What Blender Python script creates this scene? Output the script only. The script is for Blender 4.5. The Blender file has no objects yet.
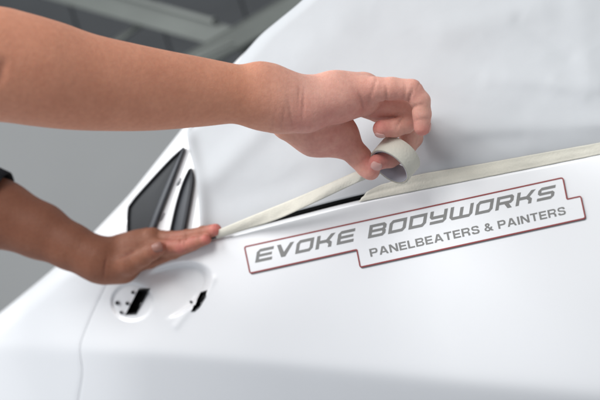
import bpy, bmesh, math, random
import numpy as np
from mathutils import Vector, noise

# ------------------------------------------------------------------ camera, world, light, exposure
scene = bpy.context.scene
col = scene.collection
CAM = Vector((0.0, 0.0, 1.05))
cam_data = bpy.data.cameras.new('camera')
cam_data.lens = 50; cam_data.sensor_width = 36
cam_data.clip_start = 0.02; cam_data.clip_end = 60
cam_data.dof.use_dof = True
cam_data.dof.focus_distance = 0.83
cam_data.dof.aperture_fstop = 4.5
cam = bpy.data.objects.new('camera', cam_data); col.objects.link(cam)
cam.location = CAM; cam.rotation_euler = (math.radians(90), 0, 0)
scene.camera = cam

world = bpy.data.worlds.new('World'); scene.world = world; world.use_nodes = True
bg = world.node_tree.nodes['Background']
bg.inputs[0].default_value = (0.93, 0.965, 1.0, 1); bg.inputs[1].default_value = 0.48

def area(name, loc, target, sx, sy, power, color=(1, 1, 1)):
    l = bpy.data.lights.new(name, 'AREA'); l.shape = 'RECTANGLE'; l.size = sx; l.size_y = sy
    l.energy = power; l.color = color
    o = bpy.data.objects.new(name, l); col.objects.link(o); o.location = loc
    o.rotation_euler = (Vector(target) - Vector(loc)).to_track_quat('-Z', 'Y').to_euler()
    return o
# unseen area lamps added front-left and left to brighten door and wing
area('added_front_light', (-1.35, -0.6, 2.75), (-0.1, 0.95, 1.0), 1.5, 1.1, 47, (1.0, 0.99, 0.97))
area('added_side_light', (-2.5, 1.3, 2.1), (-0.4, 1.1, 1.0), 1.6, 1.2, 74, (0.97, 0.985, 1.0))

vs = scene.view_settings
vs.view_transform = 'Standard'; vs.look = 'None'; vs.gamma = 1.0; vs.exposure = 0.03
scene.render.engine = 'CYCLES'
scene.render.resolution_x = 1024; scene.render.resolution_y = 683

# ------------------------------------------------------------------ helpers
KX = 0.72 / 600.0                       # metres per photo pixel at one metre
NRM = Vector((-0.6, -0.8, 0.0))         # outward normal of the car's flank
D0 = 0.76                               # flank plane: 0.8*y + 0.6*x = 0.76

def ray(px, py):
    return Vector(((px - 300) * KX, 1.0, -(py - 200) * KX))
def at(px, py, d):                      # point at depth d
    return CAM + ray(px, py) * d
def pix(px, py, n=0.0):                 # point on the flank, n metres proud of it
    r = ray(px, py)
    return CAM + r * ((D0 - n) / (0.8 * r.y + 0.6 * r.x))
def flank_depth(px, py, n=0.0):
    return pix(px, py, n).y
def lerp_list(pts, x):
    if x <= pts[0][0]:
        (a, b), (c, d) = pts[0], pts[1]
    elif x >= pts[-1][0]:
        (a, b), (c, d) = pts[-2], pts[-1]
    else:
        for i in range(len(pts) - 1):
            if pts[i][0] <= x <= pts[i + 1][0]:
                (a, b), (c, d) = pts[i], pts[i + 1]; break
    return b + (d - b) * (x - a) / (c - a)
def smooth_list(pts, x, w=14):
    return sum(lerp_list(pts, x + k * w / 3) for k in (-3, -2, -1, 0, 1, 2, 3)) / 7
def sstep(a, b, x):
    t = min(1, max(0, (x - a) / (b - a))); return t * t * (3 - 2 * t)
def seg_dist(p, a, b):
    ax, ay = a; bx, by = b
    t = ((p[0] - ax) * (bx - ax) + (p[1] - ay) * (by - ay)) / ((bx - ax) ** 2 + (by - ay) ** 2)
    t = min(1, max(0, t))
    return math.hypot(p[0] - ax - t * (bx - ax), p[1] - ay - t * (by - ay)), t
def in_poly(p, poly):
    c = False; n = len(poly); j = n - 1
    for i in range(n):
        if (poly[i][1] > p[1]) != (poly[j][1] > p[1]) and \
           p[0] < (poly[j][0] - poly[i][0]) * (p[1] - poly[i][1]) / (poly[j][1] - poly[i][1]) + poly[i][0]:
            c = not c
        j = i
    return c

def tag(o, label=None, cat=None, group=None, kind=None):
    if label: o['label'] = label
    if cat: o['category'] = cat
    if group: o['group'] = group
    if kind: o['kind'] = kind
    return o
def mesh_obj(name, verts, faces, mat, parent=None, smooth=True):
    me = bpy.data.meshes.new(name)
    me.from_pydata([tuple(v) for v in verts], [], faces)
    me.update()
    if smooth: me.polygons.foreach_set('use_smooth', [True] * len(me.polygons))
    me.materials.append(mat)
    o = bpy.data.objects.new(name, me); col.objects.link(o)
    if parent: o.parent = parent; o.matrix_parent_inverse = parent.matrix_world.inverted()
    return o
def empty(name, loc):
    o = bpy.data.objects.new(name, None); col.objects.link(o); o.location = loc
    o.empty_display_size = 0.05
    bpy.context.view_layer.update()
    return o
def grid_faces(nr, nc, flip=False):
    f = []
    for r in range(nr - 1):
        for c in range(nc - 1):
            q = (r * nc + c, r * nc + c + 1, (r + 1) * nc + c + 1, (r + 1) * nc + c)
            f.append(q[::-1] if flip else q)
    return f
def solidify(o, t, off=-1):
    m = o.modifiers.new('thickness', 'SOLIDIFY'); m.thickness = t; m.offset = off
def box_between(name, a, b, w, h, mat, parent=None, up=(0, 0, 1), bev=0.004):
    a, b = Vector(a), Vector(b); d = (b - a); L = d.length; d.normalize()
    s = d.cross(Vector(up)).normalized(); u = s.cross(d).normalized()
    bm = bmesh.new(); bmesh.ops.create_cube(bm, size=1)
    for v in bm.verts:
        c = v.co.copy(); v.co = (a + b) / 2 + d * c.x * L + s * c.y * w + u * c.z * h
    bmesh.ops.bevel(bm, geom=bm.edges[:], offset=bev, segments=2, affect='EDGES')
    me = bpy.data.meshes.new(name); bm.to_mesh(me); bm.free(); me.materials.append(mat)
    o = bpy.data.objects.new(name, me); col.objects.link(o)
    if parent: o.parent = parent; o.matrix_parent_inverse = parent.matrix_world.inverted()
    return o

# ------------------------------------------------------------------ materials
def mat(name, color, rough=0.5, spec=0.5, metal=0.0, coat=0.0, coat_rough=0.05, var=0.0, var_scale=8.0,
        bump=0.0, bump_scale=60.0, sss=0.0, transl=0.0, detail=4.0):
    m = bpy.data.materials.new(name); m.use_nodes = True
    nt = m.node_tree; b = nt.nodes['Principled BSDF']
    b.inputs['Base Color'].default_value = (*color, 1)
    b.inputs['Roughness'].default_value = rough
    b.inputs['Specular IOR Level'].default_value = spec
    b.inputs['Metallic'].default_value = metal
    b.inputs['Coat Weight'].default_value = coat; b.inputs['Coat Roughness'].default_value = coat_rough
    tc = nt.nodes.new('ShaderNodeTexCoord')
    if var:
        n = nt.nodes.new('ShaderNodeTexNoise'); n.inputs['Scale'].default_value = var_scale; n.inputs['Detail'].default_value = detail
        nt.links.new(tc.outputs['Object'], n.inputs['Vector'])
        r = nt.nodes.new('ShaderNodeMapRange'); r.inputs[1].default_value = 0.3; r.inputs[2].default_value = 0.7
        r.inputs[3].default_value = 1 - var; r.inputs[4].default_value = 1 + var
        nt.links.new(n.outputs[0], r.inputs[0])
        mx = nt.nodes.new('ShaderNodeVectorMath'); mx.operation = 'SCALE'; mx.inputs[0].default_value = color
        nt.links.new(r.outputs[0], mx.inputs['Scale']); nt.links.new(mx.outputs[0], b.inputs['Base Color'])
    if bump:
        n2 = nt.nodes.new('ShaderNodeTexNoise'); n2.inputs['Scale'].default_value = bump_scale; n2.inputs['Detail'].default_value = detail
        nt.links.new(tc.outputs['Object'], n2.inputs['Vector'])
        bp = nt.nodes.new('ShaderNodeBump'); bp.inputs['Strength'].default_value = bump; bp.inputs['Distance'].default_value = 0.002
        nt.links.new(n2.outputs[0], bp.inputs['Height']); nt.links.new(bp.outputs[0], b.inputs['Normal'])
    if transl:
        t = nt.nodes.new('ShaderNodeBsdfTranslucent'); t.inputs[0].default_value = (*color, 1)
        ms = nt.nodes.new('ShaderNodeMixShader'); ms.inputs[0].default_value = transl
        out = nt.nodes['Material Output']
        nt.links.new(b.outputs[0], ms.inputs[1]); nt.links.new(t.outputs[0], ms.inputs[2]); nt.links.new(ms.outputs[0], out.inputs[0])
    return m

M_paint = mat('white_car_paint', (0.80, 0.81, 0.83), 0.45, 0.35, coat=0.9, coat_rough=0.19, var=0.012, var_scale=5, bump=0.006, bump_scale=160)
M_glass = mat('dark_tinted_glass', (0.03, 0.033, 0.037), 0.6, 0.2, var=0.15, var_scale=9)
M_rubber = mat('black_rubber', (0.026, 0.028, 0.033), 0.65, 0.25, bump=0.1, bump_scale=300)
M_black = mat('black_plastic', (0.006, 0.006, 0.007), 0.6, 0.3, bump=0.2, bump_scale=200)
M_trim = mat('grey_edge_trim', (0.045, 0.05, 0.06), 0.5, 0.3)
M_paper = mat('white_masking_paper', (0.465, 0.481, 0.50), 0.85, 0.2, var=0.012, var_scale=40, bump=0.035, bump_scale=55, detail=8)
M_tape = mat('cream_crepe_tape', (0.70, 0.68, 0.595), 0.65, 0.3, var=0.05, var_scale=45, bump=0.25, bump_scale=420, transl=0.12)
M_tape_side = mat('tape_edge', (0.50, 0.47, 0.40), 0.7, 0.2, var=0.12, var_scale=300)
M_core = mat('grey_cardboard_core', (0.42, 0.42, 0.47), 0.8, 0.2, var=0.06, var_scale=90)
M_sign = mat('white_sign_face', (0.80, 0.81, 0.83), 0.45, 0.35, coat=0.8, coat_rough=0.24)
M_signshadow = mat('sign_drop_shadow', (0.22, 0.22, 0.23), 0.6, 0.3)
M_red = mat('dark_red_border', (0.27, 0.055, 0.055), 0.5, 0.4)
M_letter = mat('grey_lettering', (0.205, 0.205, 0.20), 0.5, 0.4)
M_wall = mat('grey_painted_wall', (0.275, 0.28, 0.28), 0.8, 0.2, var=0.06, var_scale=0.9, bump=0.1, bump_scale=20)
M_roof = mat('dark_roof_sheeting', (0.098, 0.104, 0.110), 0.7, 0.3, var=0.15, var_scale=1.5)
M_steel = mat('green_grey_steel', (0.165, 0.18, 0.167), 0.6, 0.4, var=0.15, var_scale=3)
M_steel2 = mat('pale_grey_steel', (0.20, 0.215, 0.20), 0.6, 0.4, var=0.1, var_scale=3)
M_shirt = mat('black_cotton', (0.012, 0.012, 0.015), 0.9, 0.15, bump=0.5, bump_scale=500)
M_clip = mat('grey_trim_clip', (0.25, 0.26, 0.28), 0.5, 0.4)
M_hole = mat('screw_hole_shadow', (0.10, 0.10, 0.11), 0.7, 0.3)

def skin_material():
    m = bpy.data.materials.new('skin'); m.use_nodes = True
    nt = m.node_tree; b = nt.nodes['Principled BSDF']; N = nt.nodes.new; L = nt.links.new
    at_ = N('ShaderNodeVertexColor'); at_.layer_name = 'skin'
    sep = N('ShaderNodeSeparateColor'); L(at_.outputs[0], sep.inputs[0])
    tc = N('ShaderNodeTexCoord')
    n1 = N('ShaderNodeTexNoise'); n1.inputs['Scale'].default_value = 38; n1.inputs['Detail'].default_value = 6; n1.inputs['Roughness'].default_value = 0.65
    L(tc.outputs['Object'], n1.inputs['Vector'])
    n2 = N('ShaderNodeTexNoise'); n2.inputs['Scale'].default_value = 240; n2.inputs['Detail'].default_value = 4
    L(tc.outputs['Object'], n2.inputs['Vector'])
    def mix(a, bcol, fac):
        x = N('ShaderNodeMix'); x.data_type = 'RGBA'
        if isinstance(a, tuple): x.inputs[6].default_value = (*a, 1)
        else: L(a, x.inputs[6])
        if isinstance(bcol, tuple): x.inputs[7].default_value = (*bcol, 1)
        else: L(bcol, x.inputs[7])
        L(fac, x.inputs[0]); return x.outputs[2]
    def rng(src, a, b_, c, d):
        r = N('ShaderNodeMapRange'); L(src, r.inputs[0])
        for i, v in enumerate((a, b_, c, d)): r.inputs[i + 1].default_value = v
        return r.outputs[0]
    def mul(a, b_):
        q = N('ShaderNodeMath'); q.operation = 'MULTIPLY'; L(a, q.inputs[0]); L(b_, q.inputs[1]); return q.outputs[0]
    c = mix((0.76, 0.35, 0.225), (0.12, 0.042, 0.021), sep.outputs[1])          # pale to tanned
    redf = mul(sep.outputs[0], rng(n1.outputs[0], 0.32, 0.68, 0.45, 1.3))
    c = mix(c, (0.80, 0.46, 0.375), at_.outputs[1])                              # pale hand
    c = mix(c, (0.66, 0.225, 0.20), redf)
    blot = rng(n1.outputs[0], 0.35, 0.7, 0.0, 0.32)
    dk = N('ShaderNodeVectorMath'); dk.operation = 'MULTIPLY'; L(c, dk.inputs[0]); dk.inputs[1].default_value = (0.70, 0.56, 0.52)
    c = mix(c, dk.outputs[0], blot)
    fine = rng(n2.outputs[0], 0.3, 0.75, 0.0, 0.24)
    dk2 = N('ShaderNodeVectorMath'); dk2.operation = 'MULTIPLY'; L(c, dk2.inputs[0]); dk2.inputs[1].default_value = (0.6, 0.5, 0.5)
    c = mix(c, dk2.outputs[0], fine)
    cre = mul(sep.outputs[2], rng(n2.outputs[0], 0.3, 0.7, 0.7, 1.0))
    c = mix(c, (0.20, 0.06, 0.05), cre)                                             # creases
    L(c, b.inputs['Base Color'])
    b.inputs['Roughness'].default_value = 0.6; b.inputs['Specular IOR Level'].default_value = 0.25
    b.inputs['Subsurface Weight'].default_value = 0.35; b.inputs['Subsurface Scale'].default_value = 0.004
    b.inputs['Subsurface Radius'].default_value = (1.0, 0.35, 0.2)
    v = N('ShaderNodeTexVoronoi'); v.inputs['Scale'].default_value = 620; L(tc.outputs['Object'], v.inputs['Vector'])
    bp = N('ShaderNodeBump'); bp.inputs['Strength'].default_value = 0.22; bp.inputs['Distance'].default_value = 0.0006
    L(v.outputs['Distance'], bp.inputs['Height'])
    n3 = N('ShaderNodeTexNoise'); n3.inputs['Scale'].default_value = 150; n3.inputs['Detail'].default_value = 5
    L(tc.outputs['Object'], n3.inputs['Vector'])
    bp2 = N('ShaderNodeBump'); bp2.inputs['Strength'].default_value = 0.4; bp2.inputs['Distance'].default_value = 0.0012
    L(n3.outputs[0], bp2.inputs['Height']); L(bp.outputs[0], bp2.inputs['Normal']); L(bp2.outputs[0], b.inputs['Normal'])
    return m
M_skin = skin_material()
M_nail = mat('fingernail', (0.66, 0.37, 0.33), 0.4, 0.4)
M_nail_tan = mat('fingernail_tanned', (0.30, 0.145, 0.115), 0.4, 0.4)

# ------------------------------------------------------------------ setting: wall, roof and steelwork behind
def quad_slab(name, pts, mat_, thick, kind=None):
    o = mesh_obj(name, pts, [(0, 1, 2, 3)], mat_, smooth=False)
    solidify(o, thick, 0)
    if kind: o['kind'] = kind
    return o
quad_slab('wall_back', [at(-330, 480, 3.6), at(420, 480, 3.0), at(420, 88, 3.0), at(-330, 84, 3.6)], M_wall, 0.05, 'structure')
M_floor = mat('grey_concrete_floor', (0.38, 0.395, 0.42), 0.8, 0.2, var=0.12, var_scale=2.0, bump=0.2, bump_scale=30)
fl = mesh_obj('floor', [(-6, -4, 0), (6, -4, 0), (6, 8, 0), (-6, 8, 0)], [(0, 1, 2, 3)], M_floor, smooth=False); fl['kind'] = 'structure'
# sloping roof sheeting made of long panels
roof = empty('roof', at(100, 90, 3.4)); roof['kind'] = 'structure'
for i in range(7):
    a, b = -160 + i * 86, -160 + (i + 1) * 86 - 2.2
    pts = [at(a, 92, 3.75), at(b, 92, 3.75), at(b - 50, -70, 6.2), at(a - 50, -70, 6.2)]
    p = mesh_obj('roof_sheet', pts, [(0, 1, 2, 3)], M_roof, roof, smooth=False); solidify(p, 0.02, 0)
back = [at(-330, 110, 6.6), at(500, 110, 6.6), at(500, -160, 6.6), at(-330, -160, 6.6)]
quad_slab('ceiling', back, M_roof, 0.03, 'structure')
b1 = box_between('steel_beam_or_highlight', at(40, -14, 3.7), at(262, 47, 3.2), 0.05, 0.088, M_steel)
tag(b1, 'green grey steel beam slanting down to the masked car', 'beam', 'steel roof beams')
b2 = box_between('steel_beam_or_highlight', at(180, 71, 3.12), at(345, -24, 3.12), 0.05, 0.078, M_steel)
tag(b2, 'green grey steel brace rising along the white car pillar', 'beam', 'steel roof beams')
b3 = box_between('steel_beam_or_highlight', at(176, 68, 3.02), at(232, 41, 3.02), 0.03, 0.02, M_steel2)  # pale bar stands for the highlight on the brace's lower edge
tag(b3, 'thin pale grey strip standing for the highlight along the brace', 'beam', 'steel roof beams')
b4 = box_between('steel_beam_or_highlight', at(60, -22, 3.58), at(214, 21, 3.24), 0.02, 0.018, M_steel2)
tag(b4, 'thin pale grey flange along the top of the slanting beam', 'beam', 'steel roof beams')
b5 = box_between('steel_beam_or_highlight', at(90, 60, 3.62), at(150, 18, 3.62), 0.02, 0.02, M_steel)
tag(b5, 'narrow green grey purlin crossing the dark roof sheets', 'beam', 'steel roof beams')

# ------------------------------------------------------------------ the car
BELT = [(-60, 312), (0, 297), (120, 263), (215, 238), (300, 215), (362, 199), (480, 176), (600, 152), (720, 128)]
CREASE = [(-100, 348), (75, 348), (125, 351), (200, 356), (300, 366), (450, 382), (600, 397), (700, 407)]
SEAM = [(240, 150), (262, 119), (285, 106), (305, 96), (325, 87), (346, 79), (358, 80.5), (372, 82.5), (388, 80), (410, 76), (470, 70)]
SIL = [(-120, 398), (-60, 357), (0, 313), (45, 276), (88, 238), (130, 194), (180, 131), (232, 64), (262, 36), (300, 6), (360, -40), (420, -86)]
def table(pts, w, lo, hi, step=0.5):
    vals = [smooth_list(pts, lo + i * step, w) for i in range(int((hi - lo) / step) + 2)]
    last = len(vals) - 2
    def f(x):
        q = (x - lo) / step; i = int(q)
        if i < 0: i = 0
        elif i > last: i = last
        return vals[i] + (vals[i + 1] - vals[i]) * (q - i)
    return f
belt = table(BELT, 30, -200, 800)
crease = table(CREASE, 30, -200, 800)
seam = table(SEAM, 6, 150, 520)
sil = table(SIL, 9, -140, 440)
XL = [(-90, 415), (-40, 345), (4, 298), (34, 261), (60, 238), (103, 205), (128, 186), (143, 187.5), (170, 195), (200, 199), (240, 201)]
xl_at = table(XL, 6, -110, 260)
PXM = 0.00108; LEAN = 0.24
SLOT1 = [(138.5, 290), (149, 289.5), (136, 313.5), (126, 314)]
SLOT2 = [(200.5, 293), (206.5, 291), (205, 297), (199, 307), (195, 310.5), (191.5, 311)]

def softplus(x, w): return w * math.log1p(math.exp(max(-40, min(40, x / w))))
def flank_h(px, py):
    b, c = belt(px), crease(px)
    h = 0.0
    h -= 0.66 * PXM * softplus(py - c, 2.6 + 0.004 * max(0, px))      # turn-under below the crease
    m = 0.5 * (b + c)
    h -= 0.006 * ((max(py, b) - m) / 90.0) ** 2
    if py < b: h -= LEAN * PXM * (b - py)                                # glass house leans in
    if px < 150:
        h -= 0.075 * ((150 - px) / 150.0) ** 2                           # wing curves away to the nose
    return h
def mirror_mount(px, py):
    # shallow dish with a central bulge, where the door mirror has been taken off
    ex, ey = px - 163, py - 294
    a = math.radians(-24); u = ex * math.cos(a) + ey * math.sin(a); v = -ex * math.sin(a) + ey * math.cos(a)
    r = math.sqrt((u / 54) ** 2 + (v / 27) ** 2)
    dish = -0.0165 * (1 - sstep(0.80, 1.0, r)) * sstep(-12, 34, u)
    bulge = 0.0020 * math.exp(-((u + 1) / 21) ** 2 - ((v - 4) / 24) ** 2)
    r2 = math.sqrt(((px - 132) / 21) ** 2 + ((py - 302) / 19) ** 2)
    pad = -0.0030 * (1 - sstep(0.90, 1.04, r2))
    d, t = seg_dist((px, py), (213, 279), (176, 326))
    lip = 0.0014 * math.exp(-(d / 3.6) ** 2)
    return dish + bulge + pad + lip
def door_h(px, py):
    return flank_h(px, py) + mirror_mount(px, py)

car = empty('car', pix(200, 395, 0.0))
tag(car, 'white car with mirror removed, its side window being masked for painting', 'car')

# door skin -----------------------------------------------------------
def build_door():
    nr, nc = 170, 400
    V = []
    for r in range(nr):
        for c in range(nc):
            v = r / (nr - 1); u = c / (nc - 1)
            # columns packed towards the mirror mount
            u = u * 0.72 + 0.28 * u * u
            base_y = lambda x: belt(x) + (470 - belt(x)) * v
            px = 100.0
            for _ in range(6):
                px = seam(base_y(px)) + 0.0 + (700 - seam(base_y(px))) * u
            py = base_y(px)
            h = door_h(px, py)
            sx = px - seam(py)
            h -= 0.0008 * math.exp(-(sx / 1.2) ** 2)           # hemmed edge at the shut line
            ty = py - belt(px)
            h -= 0.005 * math.exp(-(ty / 1.6) ** 2)            # rounded top edge at the window slot
            V.append((px, py, h))
    F = []
    for r in range(nr - 1):
        for c in range(nc - 1):
            q = (r * nc + c, (r + 1) * nc + c, (r + 1) * nc + c + 1, r * nc + c + 1)
            cx = sum(V[i][0] for i in q) / 4; cy = sum(V[i][1] for i in q) / 4
            if 110 < cx < 225 and 280 < cy < 320 and (in_poly((cx, cy), SLOT1) or in_poly((cx, cy), SLOT2)): continue
            F.append(q)
    P = [pix(*v) for v in V]
    # inward flange along the top and the shut line
    n0 = len(P); top = []
    for c in range(nc):
        x, y, h = V[c]; P.append(pix(x, y + 1.5, h - 0.018)); top.append(n0 + c)
    for c in range(nc - 1): F.append((c, c + 1, top[c + 1], top[c]))
    n1 = len(P)
    for r in range(nr):
        x, y, h = V[r * nc]; P.append(pix(x + 1.0, y, h - 0.015))
    for r in range(nr - 1): F.append((r * nc, n1 + r, n1 + r + 1, (r + 1) * nc)[::-1])
    return mesh_obj('door_panel', P, F, M_paint, car)
door = build_door()

# shell: front wing, pillar and window frame -----------------------------------------
def build_shell():
    nt, nd = 300, 150
    wdir = (0.79, 0.613)
    V = []; ok = []
    for i in range(nt):
        x0 = -115 + 530 * i / (nt - 1); y0 = sil(x0)
        for j in range(nd):
            k = j - 4
            d = 0 if k <= 0 else 420 * (k / (nd - 5)) ** 1.7
            px, py = x0 + wdir[0] * d, y0 + wdir[1] * d
            h = flank_h(px, py)
            Rp = 17.0
            dd = max(0.0, d * 0.86)
            if dd < Rp: h -= 0.032 * (1 - math.sqrt(max(0, 1 - (1 - dd / Rp) ** 2)))
            if k < 0: h -= 0.02 * (-k) ** 1.2; px += 1.2 * -k; py += 0.9 * -k
            sd = px - seam(py); bd = py - belt(px)
            inside = min(sd, bd + 3)
            if bd > -14: h -= 0.0008 * math.exp(-((sd + 0.3) / 1.2) ** 2) if sd < 0 else 0
            if sd > -0.5 and bd > -12: h -= 0.0013 * sstep(0, 0.8, min(sd + 0.5, bd + 12)) + 0.0095 * sstep(3, 8, min(sd + 0.5, bd + 12))
            if bd <= 0 and py < 245: h -= 0.030 * sstep(xl_at(py) + 2, xl_at(py) + 9, px) * sstep(110, 150, py) + 0.012 * sstep(xl_at(py), xl_at(py) + 20, px)
            V.append((px, py, h)); ok.append(not (sd > 12 and bd > 12) and px < 640 and py > -90)
    F = []
    for i in range(nt - 1):
        for j in range(nd - 1):
            q = (i * nd + j, i * nd + j + 1, (i + 1) * nd + j + 1, (i + 1) * nd + j)
            if all(ok[k] for k in q): F.append(q[::-1])
    return mesh_obj('front_wing_and_pillar', [pix(*v) for v in V], F, M_paint, car)
shell = build_shell()

def patch(name, poly, off, mat_, parent, hf=flank_h, n=28, dome=0.0, thick=0.003, smooth_iter=0):
    """closed slab following the body surface inside a pixel outline (polygon, convex-ish)"""
    cx = sum(p[0] for p in poly) / len(poly); cy = sum(p[1] for p in poly) / len(poly)
    pts = []
    m = len(poly)
    for i in range(m):
        a, b = poly[i], poly[(i + 1) % m]
        L = math.hypot(b[0] - a[0], b[1] - a[1]); k = max(1, int(L / 3))
        for j in range(k): pts.append((a[0] + (b[0] - a[0]) * j / k, a[1] + (b[1] - a[1]) * j / k))
    for _ in range(smooth_iter):
        pts = [((pts[i - 1][0] + 2 * pts[i][0] + pts[(i + 1) % len(pts)][0]) / 4, (pts[i - 1][1] + 2 * pts[i][1] + pts[(i + 1) % len(pts)][1]) / 4) for i in range(len(pts))]
    m = len(pts); V = []; F = []
    rings = [0.0, 0.25, 0.5, 0.75, 0.93, 1.0]
    for ri, s in enumerate(rings[1:]):
        for p in pts:
            x, y = cx + (p[0] - cx) * s, cy + (p[1] - cy) * s
            o = off + dome * (1 - s * s) - (0.0006 if s == 1.0 else 0)
            V.append(pix(x, y, hf(x, y) + o))
    ctr = len(V); V.append(pix(cx, cy, hf(cx, cy) + off + dome))
    for p in pts: V.append(pix(p[0], p[1], hf(p[0], p[1]) + off - thick))
    for i in range(m):
        j = (i + 1) % m
        F.append((ctr, j, i))
        for k in range(4): F.append((k * m + i, k * m + j, (k + 1) * m + j, (k + 1) * m + i))
        F.append((4 * m + i, 4 * m + j, ctr + 1 + j, ctr + 1 + i))
    return mesh_obj(name, V, F, mat_, parent)
def ribbon(name, path, w, off, mat_, parent, hf=flank_h, thick=0.003):
    """raised rounded strip along a pixel path; w may be a number or a function of t"""
    V = []; F = []; n = len(path); prof = [(-1, -1), (-0.9, 0.2), (-0.5, 0.85), (0, 1), (0.5, 0.85), (0.9, 0.2), (1, -1)]
    for i, p in enumerate(path):
        a = path[max(0, i - 1)]; b = path[min(n - 1, i + 1)]
        tx, ty = b[0] - a[0], b[1] - a[1]; L = math.hypot(tx, ty) or 1
        nx, ny = -ty / L, tx / L
        ww = w(i / (n - 1)) if callable(w) else w
        for s, z in prof:
            x, y = p[0] + nx * s * ww, p[1] + ny * s * ww
            V.append(pix(x, y, hf(x, y) + off + thick * z))
    k = len(prof)
    F = grid_faces(n, k)
    return mesh_obj(name, V, F, mat_, parent)
def bez(pts, n=30):
    out = []
    m = len(pts)
    for i in range(n):
        t = i / (n - 1) * (m - 1); k = min(m - 2, int(t)); f = t - k
        p0 = pts[max(0, k - 1)]; p1 = pts[k]; p2 = pts[k + 1]; p3 = pts[min(m - 1, k + 2)]
        out.append(tuple(0.5 * (2 * p1[c] + (p2[c] - p0[c]) * f + (2 * p0[c] - 5 * p1[c] + 4 * p2[c] - p3[c]) * f * f + (3 * p1[c] - p0[c] - 3 * p2[c] + p3[c]) * f ** 3) for c in range(len(p1))))
    return out

# quarter window
qw = patch('quarter_window', [(184.5, 147), (170, 160.5), (145, 187), (131, 203), (127.5, 211), (127, 240), (148, 240), (160, 207), (173, 175)], 0.0026, M_glass, car, thick=0.006, dome=0.001, smooth_iter=2)
tag(qw, 'dark tinted triangular quarter window')
ribbon('window_seal', bez([(183.5, 148.5), (172, 177), (160, 207), (148, 239)], 26), lambda t: 0.8 + 2.6 * math.sin(min(1, t * 1.6) * 1.57), 0.003, M_trim, qw, thick=0.004)
ribbon('window_seal', bez([(184, 147.5), (170, 160), (145, 187), (131.5, 203), (128, 212), (127.5, 240)], 40), 0.9, 0.003, M_rubber, qw, thick=0.003)
# front edge of the drop window, still uncovered
dw = patch('door_window', [(190, 167), (183, 182), (176, 205), (169, 238), (181, 238), (187, 210), (191.5, 180)], 0.0026, M_trim, car, thick=0.006, smooth_iter=2)
tag(dw, 'dark front edge of the door window left bare')
ribbon('window_seal', bez([(190.5, 168), (192, 180), (187.5, 208), (181.5, 238)], 26), lambda t: 0.6 + 1.6 * math.sin(min(1, t * 1.8) * 1.57), 0.003, M_rubber, dw, thick=0.004)
ribbon('window_seal', bez([(189.5, 169), (183, 183), (176, 206), (169, 238)], 26), 1.0, 0.003, M_rubber, dw, thick=0.003)
for x, y in ((178, 183), (161.5, 218)):
    ribbon('trim_clip', bez([(x - 1.3, y + 2.2), (x, y), (x + 1.4, y - 2.4)], 6), 0.8, 0.0006, M_clip, car, thick=0.0018)
    patch('clip_slot', [(x + 2.5, y - 5), (x + 3.6, y - 4.6), (x + 2.4, y - 2.4), (x + 1.4, y - 2.8)], 0.0008, M_hole, car, thick=0.001)

# mirror mount sockets and screw holes
def socket(poly, depth, mat_in, steps=()):
    cx = sum(p[0] for p in poly) / len(poly); cy = sum(p[1] for p in poly) / len(poly)
    V = []; F = []; m = len(poly)
    for s, o in ((1.10, -0.001), (1.09, 0.0009), (0.96, 0.0009), (0.94, -depth)):
        for p in poly:
            x, y = cx + (p[0] - cx) * s, cy + (p[1] - cy) * s
            V.append(pix(x, y, door_h(x, y) + o))
    for k in range(3):
        for i in range(m):
            j = (i + 1) % m; F.append((k * m + i, k * m + j, (k + 1) * m + j, (k + 1) * m + i))
    F.append(tuple(range(3 * m, 4 * m)))
    return mesh_obj('mirror_socket', V, F, mat_in, door, smooth=False)
socket(SLOT1, 0.012, M_black); socket(SLOT2, 0.012, M_black)
def disc(name, x, y, rpx, off, mat_, parent, hf):
    V = []; F = []; n = 14
    for s, o in ((1.35, -0.0004), (1.2, 0.0006), (0.95, 0.0005), (0.8, -0.002)):
        for i in range(n):
            a = 2 * math.pi * i / n; X, Y = x + rpx * s * math.cos(a), y + rpx * 1.15 * s * math.sin(a)
            V.append(pix(X, Y, hf(X, Y) + o + off))
    for k in range(3):
        for i in range(n):
            j = (i + 1) % n; F.append((k * n + i, k * n + j, (k + 1) * n + j, (k + 1) * n + i))
    F.append(tuple(range(3 * n, 4 * n)))
    return mesh_obj(name, V, F, mat_, parent)
for x, y, r in ((132.5, 292.5, 1.1), (117, 303, 1.4), (127, 303.5, 1.2), (121, 312.5, 1.1), (191, 302, 1.0)):
    disc('screw_hole', x, y, r, 0.0022, M_hole, door, door_h)

# black weatherstrip in the window slot
V = []
for i in range(90):
    x = 252 + 444 * i / 89
    for dy, n in ((4, -0.014), (0.5, -0.007), (-6, -0.006), (-13, -0.009), (-16, -0.016)):
        V.append(pix(x, belt(x) + dy, n - 0.006 + flank_h(x, belt(x))))
ws = mesh_obj('weatherstrip', V, grid_faces(90, 5), M_black, car)
tag(ws, 'black weatherstrip showing in the window slot')

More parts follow.
